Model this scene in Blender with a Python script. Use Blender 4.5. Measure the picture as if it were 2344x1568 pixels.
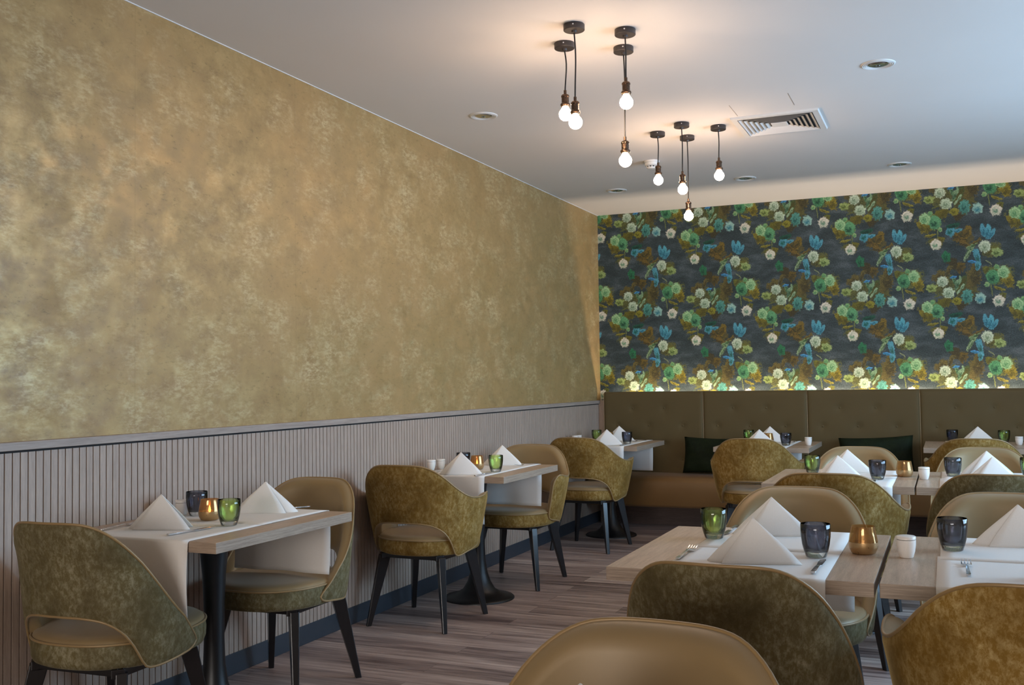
import bpy, math, random
from mathutils import Vector, Matrix
random.seed(7)
PI = math.pi
S = bpy.context.scene
COL = S.collection
for o in list(bpy.data.objects): bpy.data.objects.remove(o)

# ---------------------------------------------------------------- camera
FPX, YAW, PITCH, ROLL, CX, CZ = 2313.5, .4057, .0386, -.0138, 2.8734, 1.25
H, L = 2.755, 8.767          # ceiling height, back wall distance
RX, RY = 5.3, -6.0           # right wall, rear wall
cam = bpy.data.cameras.new('camera'); co = bpy.data.objects.new('camera', cam); COL.objects.link(co)
f = Vector((-math.sin(YAW)*math.cos(PITCH), math.cos(YAW)*math.cos(PITCH), math.sin(PITCH)))
r0 = Vector((math.cos(YAW), math.sin(YAW), 0)); u0 = r0.cross(f)
r = r0*math.cos(ROLL)+u0*math.sin(ROLL); u = -r0*math.sin(ROLL)+u0*math.cos(ROLL)
M = Matrix((r, u, -f)).transposed().to_4x4(); M.translation = Vector((CX, 0, CZ))
co.matrix_world = M
cam.sensor_width = 36; cam.lens = FPX/2344*36; cam.clip_start = .05
S.camera = co

# ---------------------------------------------------------------- view, world, daylight
S.view_settings.view_transform = 'Standard'; S.view_settings.look = 'None'
S.view_settings.gamma = 1; S.view_settings.use_curve_mapping = False
S.view_settings.exposure = 0.0
w = bpy.data.worlds.new('world'); S.world = w; w.use_nodes = True
bg = w.node_tree.nodes['Background']; bg.inputs[0].default_value = (.45, .62, 1, 1); bg.inputs[1].default_value = 1.0

def area(name, loc, rot, sx, sy, power, color):
    l = bpy.data.lights.new(name, 'AREA'); l.shape = 'RECTANGLE'; l.size = sx; l.size_y = sy
    l.energy = power; l.color = color
    o = bpy.data.objects.new(name, l); COL.objects.link(o); o.location = loc; o.rotation_euler = rot
    return o
# daylight entering through the window openings (right wall, and the wall behind the camera)
DAY = (.46, .72, 1.0)
area('daylight_right', (RX+.25, 5.1, 1.55), (0, PI/2-.25, 0), 1.5, 3.7, 275, DAY)
area('daylight_rear', (2.9, RY-.25, 1.5), (PI/2, 0, 0), 3.6, 1.6, 310, (1, .90, .82))
# LED strip hidden in the slot behind the bench back
area('led_strip_light', (2.75, 8.722, 1.076), (PI+.5, 0, 0), 5.1, .012, 36, (1, .80, .60))

# ---------------------------------------------------------------- node helpers
def lin(c):
    return tuple([(x/255/12.92 if x/255 <= .04045 else ((x/255+.055)/1.055)**2.4) for x in c[:3]])+(1,)
class NT:
    def __init__(s, tree): s.t = tree; s.n = tree.nodes; s.l = tree.links
    def node(s, typ, **kw):
        n = s.n.new(typ)
        for k, v in kw.items(): setattr(n, k, v)
        return n
    def put(s, sock, v):
        if isinstance(v, bpy.types.NodeSocket): s.l.new(v, sock)
        elif v is not None: sock.default_value = v
    def math(s, op, a, b=None, c=None, clamp=False):
        n = s.node('ShaderNodeMath', operation=op); n.use_clamp = clamp
        for i, v in enumerate((a, b, c)): s.put(n.inputs[i], v) if v is not None else None
        return n.outputs[0]
    def vm(s, op, a, b=None, c=None, scale=None):
        n = s.node('ShaderNodeVectorMath', operation=op)
        for i, v in enumerate((a, b, c)): s.put(n.inputs[i], v) if v is not None else None
        if scale is not None: s.put(n.inputs['Scale'], scale)
        return n.outputs['Value'] if op in ('LENGTH', 'DOT_PRODUCT', 'DISTANCE') else n.outputs[0]
    def mix(s, fac, a, b, blend='MIX'):
        n = s.node('ShaderNodeMix', data_type='RGBA', blend_type=blend)
        s.put(n.inputs[0], fac); s.put(n.inputs[6], a); s.put(n.inputs[7], b); return n.outputs[2]
    def ramp(s, fac, stops, interp='LINEAR'):
        n = s.node('ShaderNodeValToRGB'); n.color_ramp.interpolation = interp
        e = n.color_ramp.elements
        while len(e) < len(stops): e.new(.5)
        for i, (p, c) in enumerate(stops): e[i].position = p; e[i].color = c if len(c) == 4 else (*c, 1)
        s.put(n.inputs[0], fac); return n.outputs[0]
    def mr(s, v, a, b, c=0., d=1., smooth=False):
        n = s.node('ShaderNodeMapRange', interpolation_type='SMOOTHSTEP' if smooth else 'LINEAR')
        for i, x in enumerate((v, a, b, c, d)): s.put(n.inputs[i], x)
        return n.outputs[0]
    def coord(s): return s.node('ShaderNodeTexCoord').outputs['Object']
    def mapping(s, v, loc=(0, 0, 0), rot=(0, 0, 0), sc=(1, 1, 1), typ='POINT'):
        n = s.node('ShaderNodeMapping', vector_type=typ); s.put(n.inputs[0], v)
        s.put(n.inputs[1], loc); s.put(n.inputs[2], rot); s.put(n.inputs[3], sc); return n.outputs[0]
    def noise(s, v, scale, detail=3, rough=.55, dist=0., out=0):
        n = s.node('ShaderNodeTexNoise'); s.put(n.inputs['Vector'], v)
        n.inputs['Scale'].default_value = scale; n.inputs['Detail'].default_value = detail
        n.inputs['Roughness'].default_value = rough; n.inputs['Distortion'].default_value = dist
        return n.outputs[out]
    def bump(s, h, strength=.3, dist=.002):
        n = s.node('ShaderNodeBump'); n.inputs['Strength'].default_value = strength
        n.inputs['Distance'].default_value = dist; s.put(n.inputs['Height'], h); return n.outputs[0]

def mat(name, color=(.5, .5, .5, 1), rough=.5, metal=0., **kw):
    m = bpy.data.materials.new(name); m.use_nodes = True
    b = m.node_tree.nodes['Principled BSDF']
    b.inputs['Base Color'].default_value = color; b.inputs['Roughness'].default_value = rough
    b.inputs['Metallic'].default_value = metal
    for k, v in kw.items(): b.inputs[k.replace('_', ' ')].default_value = v
    return m, NT(m.node_tree), b
def link(nt, a, b): nt.l.new(a, b)

# ---------------------------------------------------------------- materials
MAT = {}
# subtle painted surfaces
m, n, b = mat('ceiling_paint', lin((224, 219, 214)), .9); c = n.coord()
link(n, n.mix(n.noise(c, 1.3, 2), lin((226, 221, 217)), lin((220, 214, 209))), b.inputs['Base Color']); MAT['ceiling'] = m
m, n, b = mat('white_wall_paint', lin((205, 198, 190)), .9); c = n.coord()
link(n, n.mix(n.noise(c, 2), lin((205, 198, 190)), lin((196, 188, 180))), b.inputs['Base Color']); MAT['paint'] = m

# beige-gold mottled wallpaper of the left wall
m, n, b = mat('mottled_gold_wallpaper', rough=.5)
c = n.coord()
cs = n.mapping(c, sc=(1, 1, 1.35))
big = n.noise(c, 1.5, 3, .6); mid = n.noise(cs, 7, 7, .68, .15); fine = n.noise(n.mapping(c, sc=(1, 1, 2.4)), 26, 6, .75, .2)
blot = n.noise(n.mapping(c, loc=(3, 5, 1), sc=(1, 1, 1.2)), 4.2, 5, .7, .1)
col = n.ramp(mid, [(.34, lin((148, 118, 72))), (.5, lin((165, 136, 88))), (.66, lin((182, 154, 106)))])
col = n.mix(n.mr(big, .40, .62, 0, .55), col, lin((174, 140, 92)))
col2 = n.mix(n.math('MULTIPLY', n.mr(blot, .47, .62), n.mr(fine, .44, .60, 0, .75)), col, lin((196, 174, 130)))
dark = n.math('MULTIPLY', n.mr(fine, .44, .30, 0, .8), n.mr(blot, .55, .40, .25, 1))
col3 = n.mix(dark, col2, lin((120, 100, 62)))
sp = n.node('ShaderNodeSeparateXYZ'); link(n, c, sp.inputs[0])
seam = n.math('PINGPONG', n.math('ADD', sp.outputs[1], .15), .53)
sm = n.mr(n.math('ABSOLUTE', seam), .0, .003, .22, 0)
link(n, n.mix(sm, col3, lin((120, 100, 64))), b.inputs['Base Color'])
link(n, n.mr(n.noise(cs, 5.5, 5, .65, .5), .35, .7, .62, .36), b.inputs['Roughness'])
link(n, n.mr(mid, .40, .68, .0, .55), b.inputs['Metallic'])
link(n, n.bump(fine, .15, .002), b.inputs['Normal'])
MAT['wallpaper_left'] = m

# pale limed wood (table tops)
def wood(name, a, b_, axis_sc, rough=.42, bumps=.08):
    m, n, b = mat(name, rough=rough); c = n.coord()
    g = n.noise(n.mapping(c, sc=axis_sc), 6, 5, .65, .3)
    g2 = n.noise(n.mapping(c, sc=tuple(x*4 for x in axis_sc)), 9, 2, .5)
    k = n.math('ADD', n.math('MULTIPLY', g, .65), n.math('MULTIPLY', g2, .35))
    link(n, n.ramp(k, [(.33, lin(a)), (.66, lin(b_))]), b.inputs['Base Color'])
    link(n, n.bump(k, bumps, .001), b.inputs['Normal']); return m
MAT['table_wood'] = wood('limed_oak_veneer', (158, 133, 112), (196, 170, 147), (14, 1, 14), .38)
MAT['table_edge'] = wood('limed_oak_edge_banding', (128, 110, 96), (182, 162, 142), (1.2, 1.2, 40), .4)
MAT['slat_wood'] = wood('beige_wood_slats', (152, 133, 119), (180, 160, 145), (12, 12, .8), .5)
MAT['rail_wood'] = wood('beige_wood_rail', (140, 124, 114), (172, 156, 144), (12, .6, 12), .5)
MAT['bench_plinth'] = wood('dark_wood_plinth', (70, 54, 48), (96, 76, 68), (1, 8, 10), .55)
m, n, b = mat('groove_black', lin((30, 24, 22)), .8); MAT['groove'] = m
m, n, b = mat('slate_skirting', lin((52, 58, 66)), .45); c = n.coord()
link(n, n.mix(n.noise(c, 8), lin((50, 56, 64)), lin((58, 64, 72))), b.inputs['Base Color']); MAT['skirting'] = m

# plank floor: planks run across the room (along x)
m, n, b = mat('grey_brown_plank_floor', rough=.42)
c = n.coord()
br = n.node('ShaderNodeTexBrick'); br.offset = .37; br.offset_frequency = 2
n.put(br.inputs['Vector'], n.mapping(c, sc=(1, 1, 1)))
br.inputs['Color1'].default_value = (0, 0, 0, 1); br.inputs['Color2'].default_value = (1, 1, 1, 1); br.inputs['Mortar'].default_value = (.5, .5, .5, 1)
br.inputs['Scale'].default_value = 1; br.inputs['Mortar Size'].default_value = .0012; br.inputs['Brick Width'].default_value = 1.2; br.inputs['Row Height'].default_value = .15
br.inputs['Mortar Smooth'].default_value = .2
bright = n.node('ShaderNodeSeparateColor'); link(n, br.outputs['Color'], bright.inputs[0])
cp = n.vm('ADD', c, n.vm('SCALE', br.outputs['Color'], scale=7.3))
g = n.noise(n.mapping(cp, sc=(.9, 13, 1)), 2.2, 5, .6, .25)
g2 = n.noise(n.mapping(cp, sc=(1.2, 40, 1)), 3.5, 3, .6)
k = n.math('ADD', n.math('MULTIPLY', g, .62), n.math('ADD', n.math('MULTIPLY', g2, .2), n.math('MULTIPLY', bright.outputs[0], .20)))
col = n.ramp(k, [(.36, lin((94, 78, 76))), (.49, lin((146, 128, 122))), (.60, lin((176, 158, 150))), (.72, lin((214, 198, 188)))])
link(n, n.mix(n.math('MULTIPLY', br.outputs['Fac'], .6), col, lin((54, 42, 38))), b.inputs['Base Color'])
link(n, n.mr(g, .3, .7, .38, .5), b.inputs['Roughness'])
link(n, n.bump(g2, .08, .001), b.inputs['Normal'])
MAT['floor'] = m

# crushed velvets
def velvet(name, dark, light, sheen, sc=1.0, shw=.55):
    m, n, b = mat(name, rough=.75); c = n.coord()
    oi = n.node('ShaderNodeObjectInfo')
    c = n.vm('ADD', c, n.vm('SCALE', (3.1, 7.7, 5.3), scale=oi.outputs['Random']))
    a = n.noise(n.mapping(c, sc=(1, 1, .8)), 8*sc, 4, .65, .2)
    f_ = n.noise(n.mapping(c, sc=(1.2, 1.2, .75)), 58*sc, 6, .8, .25)
    k = n.math('MULTIPLY', n.mr(a, .36, .66, .15, 1), n.mr(f_, .44, .66, 0, 1), clamp=True)
    k2 = n.mr(a, .3, .7)
    base = n.mix(k2, lin(dark), lin(light))
    link(n, n.mix(n.math('MULTIPLY', k, .55), base, lin(sheen)), b.inputs['Base Color'])  # pale sheen patches painted into the base colour
    b.inputs['Sheen Weight'].default_value = shw; b.inputs['Sheen Roughness'].default_value = .35
    b.inputs['Sheen Tint'].default_value = lin(sheen)
    b.inputs['Specular IOR Level'].default_value = .2
    link(n, n.bump(f_, .12, .002), b.inputs['Normal']); return m
MAT['velvet_gold'] = velvet('gold_crushed_velvet', (104, 76, 25), (136, 104, 44), (212, 190, 136))
MAT['velvet_green'] = velvet('olive_crushed_velvet', (80, 70, 43), (102, 91, 58), (174, 168, 142), shw=.35)
MAT['velvet_pillow'] = velvet('dark_green_velvet', (16, 24, 12), (24, 34, 16), (38, 52, 28), shw=.12)
def leather(name, a, b_, rough=.36):
    m, n, b = mat(name, rough=rough); c = n.coord()
    link(n, n.mix(n.noise(c, 5, 3), lin(a), lin(b_)), b.inputs['Base Color'])
    v = n.node('ShaderNodeTexVoronoi'); n.put(v.inputs['Vector'], c); v.inputs['Scale'].default_value = 650
    link(n, n.bump(v.outputs['Distance'], .05, .0005), b.inputs['Normal'])
    b.inputs['Sheen Weight'].default_value = .1
    b.inputs['Metallic'].default_value = .14; b.inputs['Coat Weight'].default_value = .25; b.inputs['Coat Roughness'].default_value = .42
    return m
MAT['leather'] = leather('bronze_leatherette', (140, 117, 80), (150, 126, 87), .46)
MAT['piping'] = leather('bronze_piping', (142, 116, 74), (152, 124, 82), .45)
MAT['bench_back'] = leather('bench_olive_fabric', (88, 72, 38), (94, 78, 44), .7)
MAT['bench_back'].node_tree.nodes['Principled BSDF'].inputs['Coat Weight'].default_value = 0
MAT['bench_seat'] = leather('bench_bronze_leatherette', (128, 94, 52), (138, 102, 58), .42)
m, n, b = mat('black_lacquer_wood', lin((22, 20, 22)), .28); c = n.coord()
link(n, n.mix(n.noise(n.mapping(c, sc=(8, 8, 1)), 12), lin((18, 16, 17)), lin((30, 27, 28))), b.inputs['Base Color']); MAT['black_wood'] = m
m, n, b = mat('black_powder_coated_metal', lin((20, 20, 22)), .38); c = n.coord()
link(n, n.bump(n.noise(c, 400, 1), .03, .0003), b.inputs['Normal']); MAT['black_metal'] = m
m, n, b = mat('canopy_black', lin((52, 46, 46)), .45); c = n.coord()
link(n, n.bump(n.noise(c, 400, 1), .03, .0003), b.inputs['Normal']); MAT['canopy'] = m
m, n, b = mat('white_paper_cloth', lin((244, 240, 235)), .85); c = n.coord()
fn = n.noise(c, 260, 2); link(n, n.mix(fn, lin((246, 242, 237)), lin((238, 233, 227))), b.inputs['Base Color'])
link(n, n.bump(fn, .1, .0004), b.inputs['Normal']); b.inputs['Subsurface Weight'].default_value = 0
tr = n.node('ShaderNodeBsdfTranslucent'); tr.inputs[0].default_value = lin((230, 226, 222))
mx = n.node('ShaderNodeMixShader'); mx.inputs[0].default_value = .12
out = m.node_tree.nodes['Material Output']
link(n, b.outputs[0], mx.inputs[1]); link(n, tr.outputs[0], mx.inputs[2]); link(n, mx.outputs[0], out.inputs[0]); MAT['paper'] = m
m, n, b = mat('white_porcelain', lin((236, 230, 224)), .3); c = n.coord()
link(n, n.mix(n.noise(c, 30), lin((238, 233, 228)), lin((228, 222, 215))), b.inputs['Base Color']); MAT['porcelain'] = m
m, n, b = mat('polished_steel', (.62, .62, .64, 1), .16, 1.0); c = n.coord()
link(n, n.mr(n.noise(c, 60), .3, .7, .12, .24), b.inputs['Roughness']); MAT['steel'] = m
m, n, b = mat('dark_bronze_socket', lin((104, 84, 70)), .25, 1.0); c = n.coord()
link(n, n.mr(n.noise(c, 80), .3, .7, .2, .34), b.inputs['Roughness']); MAT['bronze'] = m
m, n, b = mat('white_enamel', lin((222, 220, 218)), .4); c = n.coord()
link(n, n.mix(n.noise(c, 10), lin((224, 222, 220)), lin((216, 213, 210))), b.inputs['Base Color']); MAT['enamel'] = m
m, n, b = mat('dark_vent_cavity', lin((38, 36, 36)), .8); MAT['cavity'] = m

def glass(name, tint, rough=.02, gloss=1.0, tintglass=.55):
    """thin coloured glass: tinted see-through body with a fresnel reflection"""
    m = bpy.data.materials.new(name); m.use_nodes = True; n = NT(m.node_tree); n.n.clear()
    out = n.node('ShaderNodeOutputMaterial')
    t = n.node('ShaderNodeBsdfTransparent'); t.inputs[0].default_value = tint
    g = n.node('ShaderNodeBsdfGlass'); g.inputs['Color'].default_value = tint; g.inputs['Roughness'].default_value = rough; g.inputs['IOR'].default_value = 1.3
    mx0 = n.node('ShaderNodeMixShader'); mx0.inputs[0].default_value = tintglass
    link(n, t.outputs[0], mx0.inputs[1]); link(n, g.outputs[0], mx0.inputs[2])
    gl = n.node('ShaderNodeBsdfGlossy'); gl.inputs['Roughness'].default_value = .03
    fr = n.node('ShaderNodeFresnel'); fr.inputs[0].default_value = 1.5
    nz = n.noise(n.coord(), 25, 2)
    fac = n.math('MULTIPLY', fr.outputs[0], n.mr(nz, .3, .7, gloss*.9, gloss*1.1), clamp=True)
    mx = n.node('ShaderNodeMixShader'); link(n, fac, mx.inputs[0]); link(n, mx0.outputs[0], mx.inputs[1]); link(n, gl.outputs[0], mx.inputs[2])
    link(n, mx.outputs[0], out.inputs[0]); return m
MAT['glass_green'] = glass('green_glass', (.87, .96, .70, 1), gloss=1.1, tintglass=.35)
MAT['glass_dark'] = glass('smoke_blue_glass', (.58, .59, .64, 1), gloss=1.1, tintglass=.35)
MAT['glass_clear'] = glass('clear_thick_glass', (.94, .96, .95, 1), gloss=1.4, tintglass=.8)
MAT['pane'] = glass('window_pane_glass', (.97, .98, .98, 1), gloss=.5, tintglass=0.)
m, n, b = mat('amber_mirrored_glass', lin((184, 148, 102)), .08, .55)
b.inputs['Alpha'].default_value = 1
t = n.node('ShaderNodeBsdfTransparent'); t.inputs[0].default_value = (.97, .84, .62, 1)
mx = n.node('ShaderNodeMixShader'); mx.inputs[0].default_value = .42
out = m.node_tree.nodes['Material Output']; link(n, t.outputs[0], mx.inputs[1]); link(n, b.outputs[0], mx.inputs[2]); link(n, mx.outputs[0], out.inputs[0])
link(n, n.mr(n.noise(n.coord(), 30), .3, .7, .05, .14), b.inputs['Roughness']); MAT['amber_glass'] = m
m, n, b = mat('amber_metallic_band', lin((180, 146, 102)), .32, .7)
link(n, n.mr(n.noise(n.coord(), 60), .3, .7, .25, .42), b.inputs['Roughness']); MAT['amber_band'] = m
m, n, b = mat('candle_wax', lin((240, 225, 200)), .5); b.inputs['Subsurface Weight'].default_value = .0
b.inputs['Emission Color'].default_value = (1, .32, .08, 1); b.inputs['Emission Strength'].default_value = 0.; MAT['wax'] = m
def emis(name, color, strength):
    m = bpy.data.materials.new(name); m.use_nodes = True; n = NT(m.node_tree); n.n.clear()
    e = n.node('ShaderNodeEmission'); e.inputs[0].default_value = color; e.inputs[1].default_value = strength
    o = n.node('ShaderNodeOutputMaterial'); link(n, e.outputs[0], o.inputs[0]); return m
MAT['bulb'] = emis('glowing_bulb_glass', (1, .70, .47, 1), 120)
MAT['led'] = emis('led_strip_diffuser', (1, .85, .68, 1), 4)
MAT['flame'] = emis('candle_flame', (1, .42, .12, 1), 14)

# ---- floral wallpaper: a repeating bouquet made of node-drawn blooms and leaves
def floral():
    # element group: draws one bloom / leaf over the previous colour
    g = bpy.data.node_groups.new('bloom', 'ShaderNodeTree')
    I = g.interface
    for nm, ty in (('Prev', 'NodeSocketColor'), ('P', 'NodeSocketVector'), ('C', 'NodeSocketVector'), ('R', 'NodeSocketVector'), ('Rot', 'NodeSocketVector'),
                   ('Rim', 'NodeSocketColor'), ('Core', 'NodeSocketColor'), ('Rings', 'NodeSocketFloat'), ('Petals', 'NodeSocketFloat'), ('Lobe', 'NodeSocketFloat'), ('Tex', 'NodeSocketFloat')):
        I.new_socket(nm, in_out='INPUT', socket_type=ty)
    I.new_socket('Color', in_out='OUTPUT', socket_type='NodeSocketColor')
    n = NT(g); gi = n.node('NodeGroupInput').outputs; go = n.node('NodeGroupOutput')
    d = n.vm('WRAP', n.vm('SUBTRACT', n.vm('MULTIPLY_ADD', gi['Prev'], (1e-6, 1e-6, 1e-6), gi['P']), gi['C']), (TX/2, TZ/2, 1), (-TX/2, -TZ/2, -1))
    q = n.mapping(d, rot=gi['Rot'], sc=gi['R'], typ='TEXTURE')
    ln = n.vm('LENGTH', q)
    s = n.node('ShaderNodeSeparateXYZ'); link(n, q, s.inputs[0])
    ang = n.math('ARCTAN2', s.outputs[1], s.outputs[0])
    pet = n.math('SINE', n.math('MULTIPLY', ang, gi['Petals']))
    edge = n.math('SUBTRACT', ln, n.math('MULTIPLY', pet, n.math('MULTIPLY', gi['Lobe'], .6)))
    edge = n.math('SUBTRACT', edge, n.math('MULTIPLY', n.math('SUBTRACT', gi['Tex'], .5), 1.25))
    mask = n.mr(edge, .80, 1.02, 1, 0, True)
    spiral = n.math('ADD', n.math('MULTIPLY', ln, gi['Rings']), n.math('MULTIPLY', ang, 1.0))
    spiral = n.math('ADD', spiral, n.math('MULTIPLY', gi['Tex'], 7))
    lo = n.vm('LENGTH', n.vm('ADD', q, (.12, .28, 0)))
    rg = n.math('MULTIPLY', n.math('SINE', spiral), n.mr(ln, 0, 1, .34, .10))
    k = n.math('ADD', n.mr(lo, .05, .95), rg)
    k = n.math('ADD', k, n.math('MULTIPLY', n.math('SUBTRACT', gi['Tex'], .5), 2.2), clamp=True)
    col = n.mix(k, gi['Core'], gi['Rim'])
    o = n.mix(mask, gi['Prev'], col); link(n, o, go.inputs[0])
    m, n, b = mat('dark_floral_wallpaper', rough=.62)
    c = n.coord(); s = n.node('ShaderNodeSeparateXYZ'); link(n, c, s.inputs[0])
    cb = n.node('ShaderNodeCombineXYZ'); link(n, s.outputs[0], cb.inputs[0]); link(n, s.outputs[2], cb.inputs[1])
    P0 = cb.outputs[0]
    # background clouds (periodic enough to look printed)
    bgc = n.ramp(n.noise(n.mapping(P0, sc=(1, 2.2, 1)), 5.5, 5, .6, .3), [(.32, lin((40, 52, 53))), (.5, lin((52, 64, 66))), (.68, lin((78, 88, 91)))])
    # periodic noise: domain wrapped on two circles -> use wrapped coords for the distortion
    W = n.vm('WRAP', P0, (TX, TZ, 1), (0, 0, -1))
    dn = n.noise(W, 30, 3, .65, 0, out=1)
    dd = n.vm('SCALE', n.vm('SUBTRACT', dn, (.5, .5, .5)), scale=.040)
    dn2 = n.noise(W, 12, 2, .5, 0, out=1)
    dd2 = n.vm('SCALE', n.vm('SUBTRACT', dn2, (.5, .5, .5)), scale=.03)
    Pd = n.vm('ADD', P0, dd); Pl = n.vm('ADD', Pd, dd2)
    Pf = n.vm('ADD', P0, n.vm('SCALE', dd, scale=.45))
    t1 = n.noise(W, 75, 4, .8); t2 = n.math('MULTIPLY_ADD', n.noise(W, 40, 5, .8), 1.7, -.35)
    prev = bgc
    def px(x, y):  # bouquet drawing coordinates -> tile metres
        dx, dy = x-485, y-533
        return (.588+dx/780., 2.372-(dy+.049*dx)/780., 0)
    OLV, OLVD, BRN, BRND = (134, 126, 46), (76, 72, 28), (98, 88, 44), (62, 56, 32)
    GRN, GRND, LG, LGD = (84, 140, 96), (30, 76, 54), (158, 194, 140), (84, 134, 88)
    WHT, WHTD, TEAL, TEALD, BLU, BLUD = (194, 206, 178), (112, 134, 104), (84, 146, 132), (38, 88, 80), (82, 148, 164), (38, 98, 116)
    PNK = (220, 210, 190)
    def E(x, y, rx, ry, rot, rim, core, rings=9, petals=5, lobe=.10, leaf=False):
        nonlocal prev
        gn = n.node('ShaderNodeGroup'); gn.node_tree = g
        n.put(gn.inputs['Prev'], prev); n.put(gn.inputs['P'], Pl if leaf else Pf)
        gn.inputs['C'].default_value = px(x, y); gg = 1.08 if leaf else 1.13
        gn.inputs['R'].default_value = (rx*gg/780., ry*gg/780., 1)
        gn.inputs['Rot'].default_value = (0, 0, math.radians(rot))
        gn.inputs['Rim'].default_value = lin(rim); gn.inputs['Core'].default_value = lin(core)
        gn.inputs['Rings'].default_value = rings; gn.inputs['Petals'].default_value = petals; gn.inputs['Lobe'].default_value = lobe
        n.put(gn.inputs['Tex'], t2 if leaf else t1); prev = gn.outputs[0]
    def leafe(x, y, rx, ry, rot, rim=OLV, core=OLVD): E(x, y, rx, ry, rot, rim, core, 4, 3, .16, True)
    # foliage first
    leafe(165, 1010, 76, 58, 10, (100, 100, 50), (64, 66, 36)); leafe(545, 792, 74, 60, 0, (98, 100, 50), (60, 66, 38)); leafe(238, 870, 70, 66, 30, (94, 96, 50), (60, 62, 36))
    leafe(360, 900, 60, 66, 0, (88, 86, 44), (58, 58, 34)); leafe(500, 635, 56, 46, 0, (92, 92, 48), (60, 62, 36)); leafe(190, 1150, 44, 36, 0, (90, 92, 48), (60, 62, 36)); leafe(340, 1110, 70, 44, -35, (88, 80, 42), (58, 54, 32))
    leafe(395, 820, 66, 44, 80, BRN, BRND); leafe(330, 850, 60, 22, 60, (70, 84, 44), OLVD); leafe(415, 760, 26, 40, 20, BRN, BRND)
    leafe(325, 745, 30, 34, 0, (96, 80, 30), BRND); leafe(240, 960, 46, 30, 20, (100, 94, 30), OLVD); leafe(205, 800, 46, 28, 30, BRN, BRND)
    leafe(590, 830, 32, 44, 15, (134, 120, 36), OLVD); leafe(478, 760, 26, 20, 0, (104, 104, 40), OLVD)
    leafe(110, 1040, 24, 42, 20, (124, 112, 36), OLVD); leafe(152, 1050, 24, 40, -10, (112, 104, 32), OLVD)
    leafe(315, 1110, 58, 17, -42, (104, 84, 34), BRND); leafe(372, 1085, 24, 40, -20, (116, 96, 34), BRND); leafe(355, 1155, 52, 15, -25, (108, 88, 38), BRND)
    leafe(285, 720, 26, 34, 20, BRND, BRND); leafe(410, 600, 46, 15, 35, (104, 88, 40), BRND); leafe(508, 640, 42, 24, 0, (96, 96, 40), OLVD)
    leafe(262, 770, 12, 40, -20, BRN, BRND); leafe(325, 985, 30, 26, 0, BRND, BRND); leafe(540, 880, 34, 9, -25); leafe(160, 1106, 34, 9, 10)
    leafe(205, 1140, 42, 24, 10, (104, 98, 32), OLVD); leafe(560, 925, 20, 26, 0, (96, 98, 36), OLVD); leafe(250, 905, 70, 12, 20, (92, 98, 50), OLVD)
    leafe(385, 640, 14, 44, -25, (122, 146, 104), (44, 76, 44)); leafe(375, 672, 38, 9, 60, (136, 158, 118), (60, 86, 56)); leafe(402, 612, 36, 8, 30, (120, 146, 100), (44, 76, 44))
    leafe(310, 850, 12, 46, -22, (126, 156, 118), (50, 84, 56)); leafe(328, 880, 34, 8, 60, (146, 170, 132), (70, 100, 70)); leafe(290, 830, 10, 30, 10, (110, 144, 104), (50, 84, 56))
    # stems
    E(500, 885, 3.4, 40, 6, (120, 128, 78), (80, 90, 50), 1, 1, 0); E(205, 1085, 3.4, 34, -4, (120, 128, 78), (80, 90, 50), 1, 1, 0); E(488, 716, 22, 3, -40, (140, 150, 110), (90, 96, 66), 1, 1, 0)
    # blooms
    E(250, 680, 24, 34, 10, (40, 110, 72), GRND); E(425, 680, 16, 52, 12, BLU, TEALD, 7, 3, .2); E(397, 712, 26, 9, -12, (74, 140, 190), BLUD, 5, 2, .1)
    E(287, 808, 19, 7, 8, (74, 140, 190), BLUD, 5, 2, .1); E(428, 735, 16, 26, -10, BLU, TEALD, 7, 3, .2)
    E(362, 928, 30, 42, 0, TEAL, TEALD, 12, 9, .15); E(303, 955, 25, 23, 0, (140, 134, 44), (84, 82, 24), 10, 6, .05)
    E(160, 875, 30, 24, 0, (150, 166, 96), (82, 96, 44), 10, 6, .16); E(470, 618, 31, 35, 0, WHT, WHTD, 14, 7, .09); E(536, 656, 32, 26, 0, (150, 168, 104), (76, 96, 48), 10, 6, .16)
    E(224, 835, 31, 32, 0, WHT, WHTD, 14, 8, .08); E(258, 905, 33, 32, 0, (186, 202, 172), WHTD, 14, 8, .08)
    E(437, 938, 28, 31, 0, (150, 186, 172), (58, 120, 130), 6, 6, .12); E(538, 953, 31, 33, 0, PNK, (98, 134, 108), 10, 5, .06)
    E(508, 806, 37, 44, 10, (84, 146, 98), GRND, 9, 5, .08); E(568, 777, 31, 36, 0, LG, LGD, 15, 5, .05); E(532, 744, 15, 15, 0, (116, 156, 100), LGD, 6, 4, .05)
    E(475, 853, 14, 15, 0, (140, 168, 112), LGD, 6, 4, .05)
    E(188, 1021, 37, 43, 10, (96, 156, 108), GRND, 9, 5, .08); E(133, 996, 31, 35, 0, LG, LGD, 15, 5, .05); E(165, 964, 14, 15, 0, (116, 156, 100), LGD, 6, 4, .05)
    E(220, 1066, 12, 14, 0, (140, 168, 112), LGD, 6, 4, .05); E(192, 1160, 30, 32, 0, PNK, (110, 146, 112), 10, 5, .06)
    E(280, 1076, 27, 34, -10, BLU, (20, 90, 80), 8, 4, .16); E(318, 1074, 26, 11, 10, BLU, BLUD, 6, 3, .1); E(295, 1042, 40, 14, 10, (28, 80, 62), (18, 52, 42), 6, 3, .1)
    # tulip
    E(463, 520, 15, 40, 14, BLU, BLUD, 5, 2, .12); E(489, 526, 16, 42, -4, (84, 158, 172), BLUD, 5, 2, .12); E(511, 540, 13, 34, -26, BLU, BLUD, 5, 2, .12)
    fine = n.noise(P0, 120, 3, .7)
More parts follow.
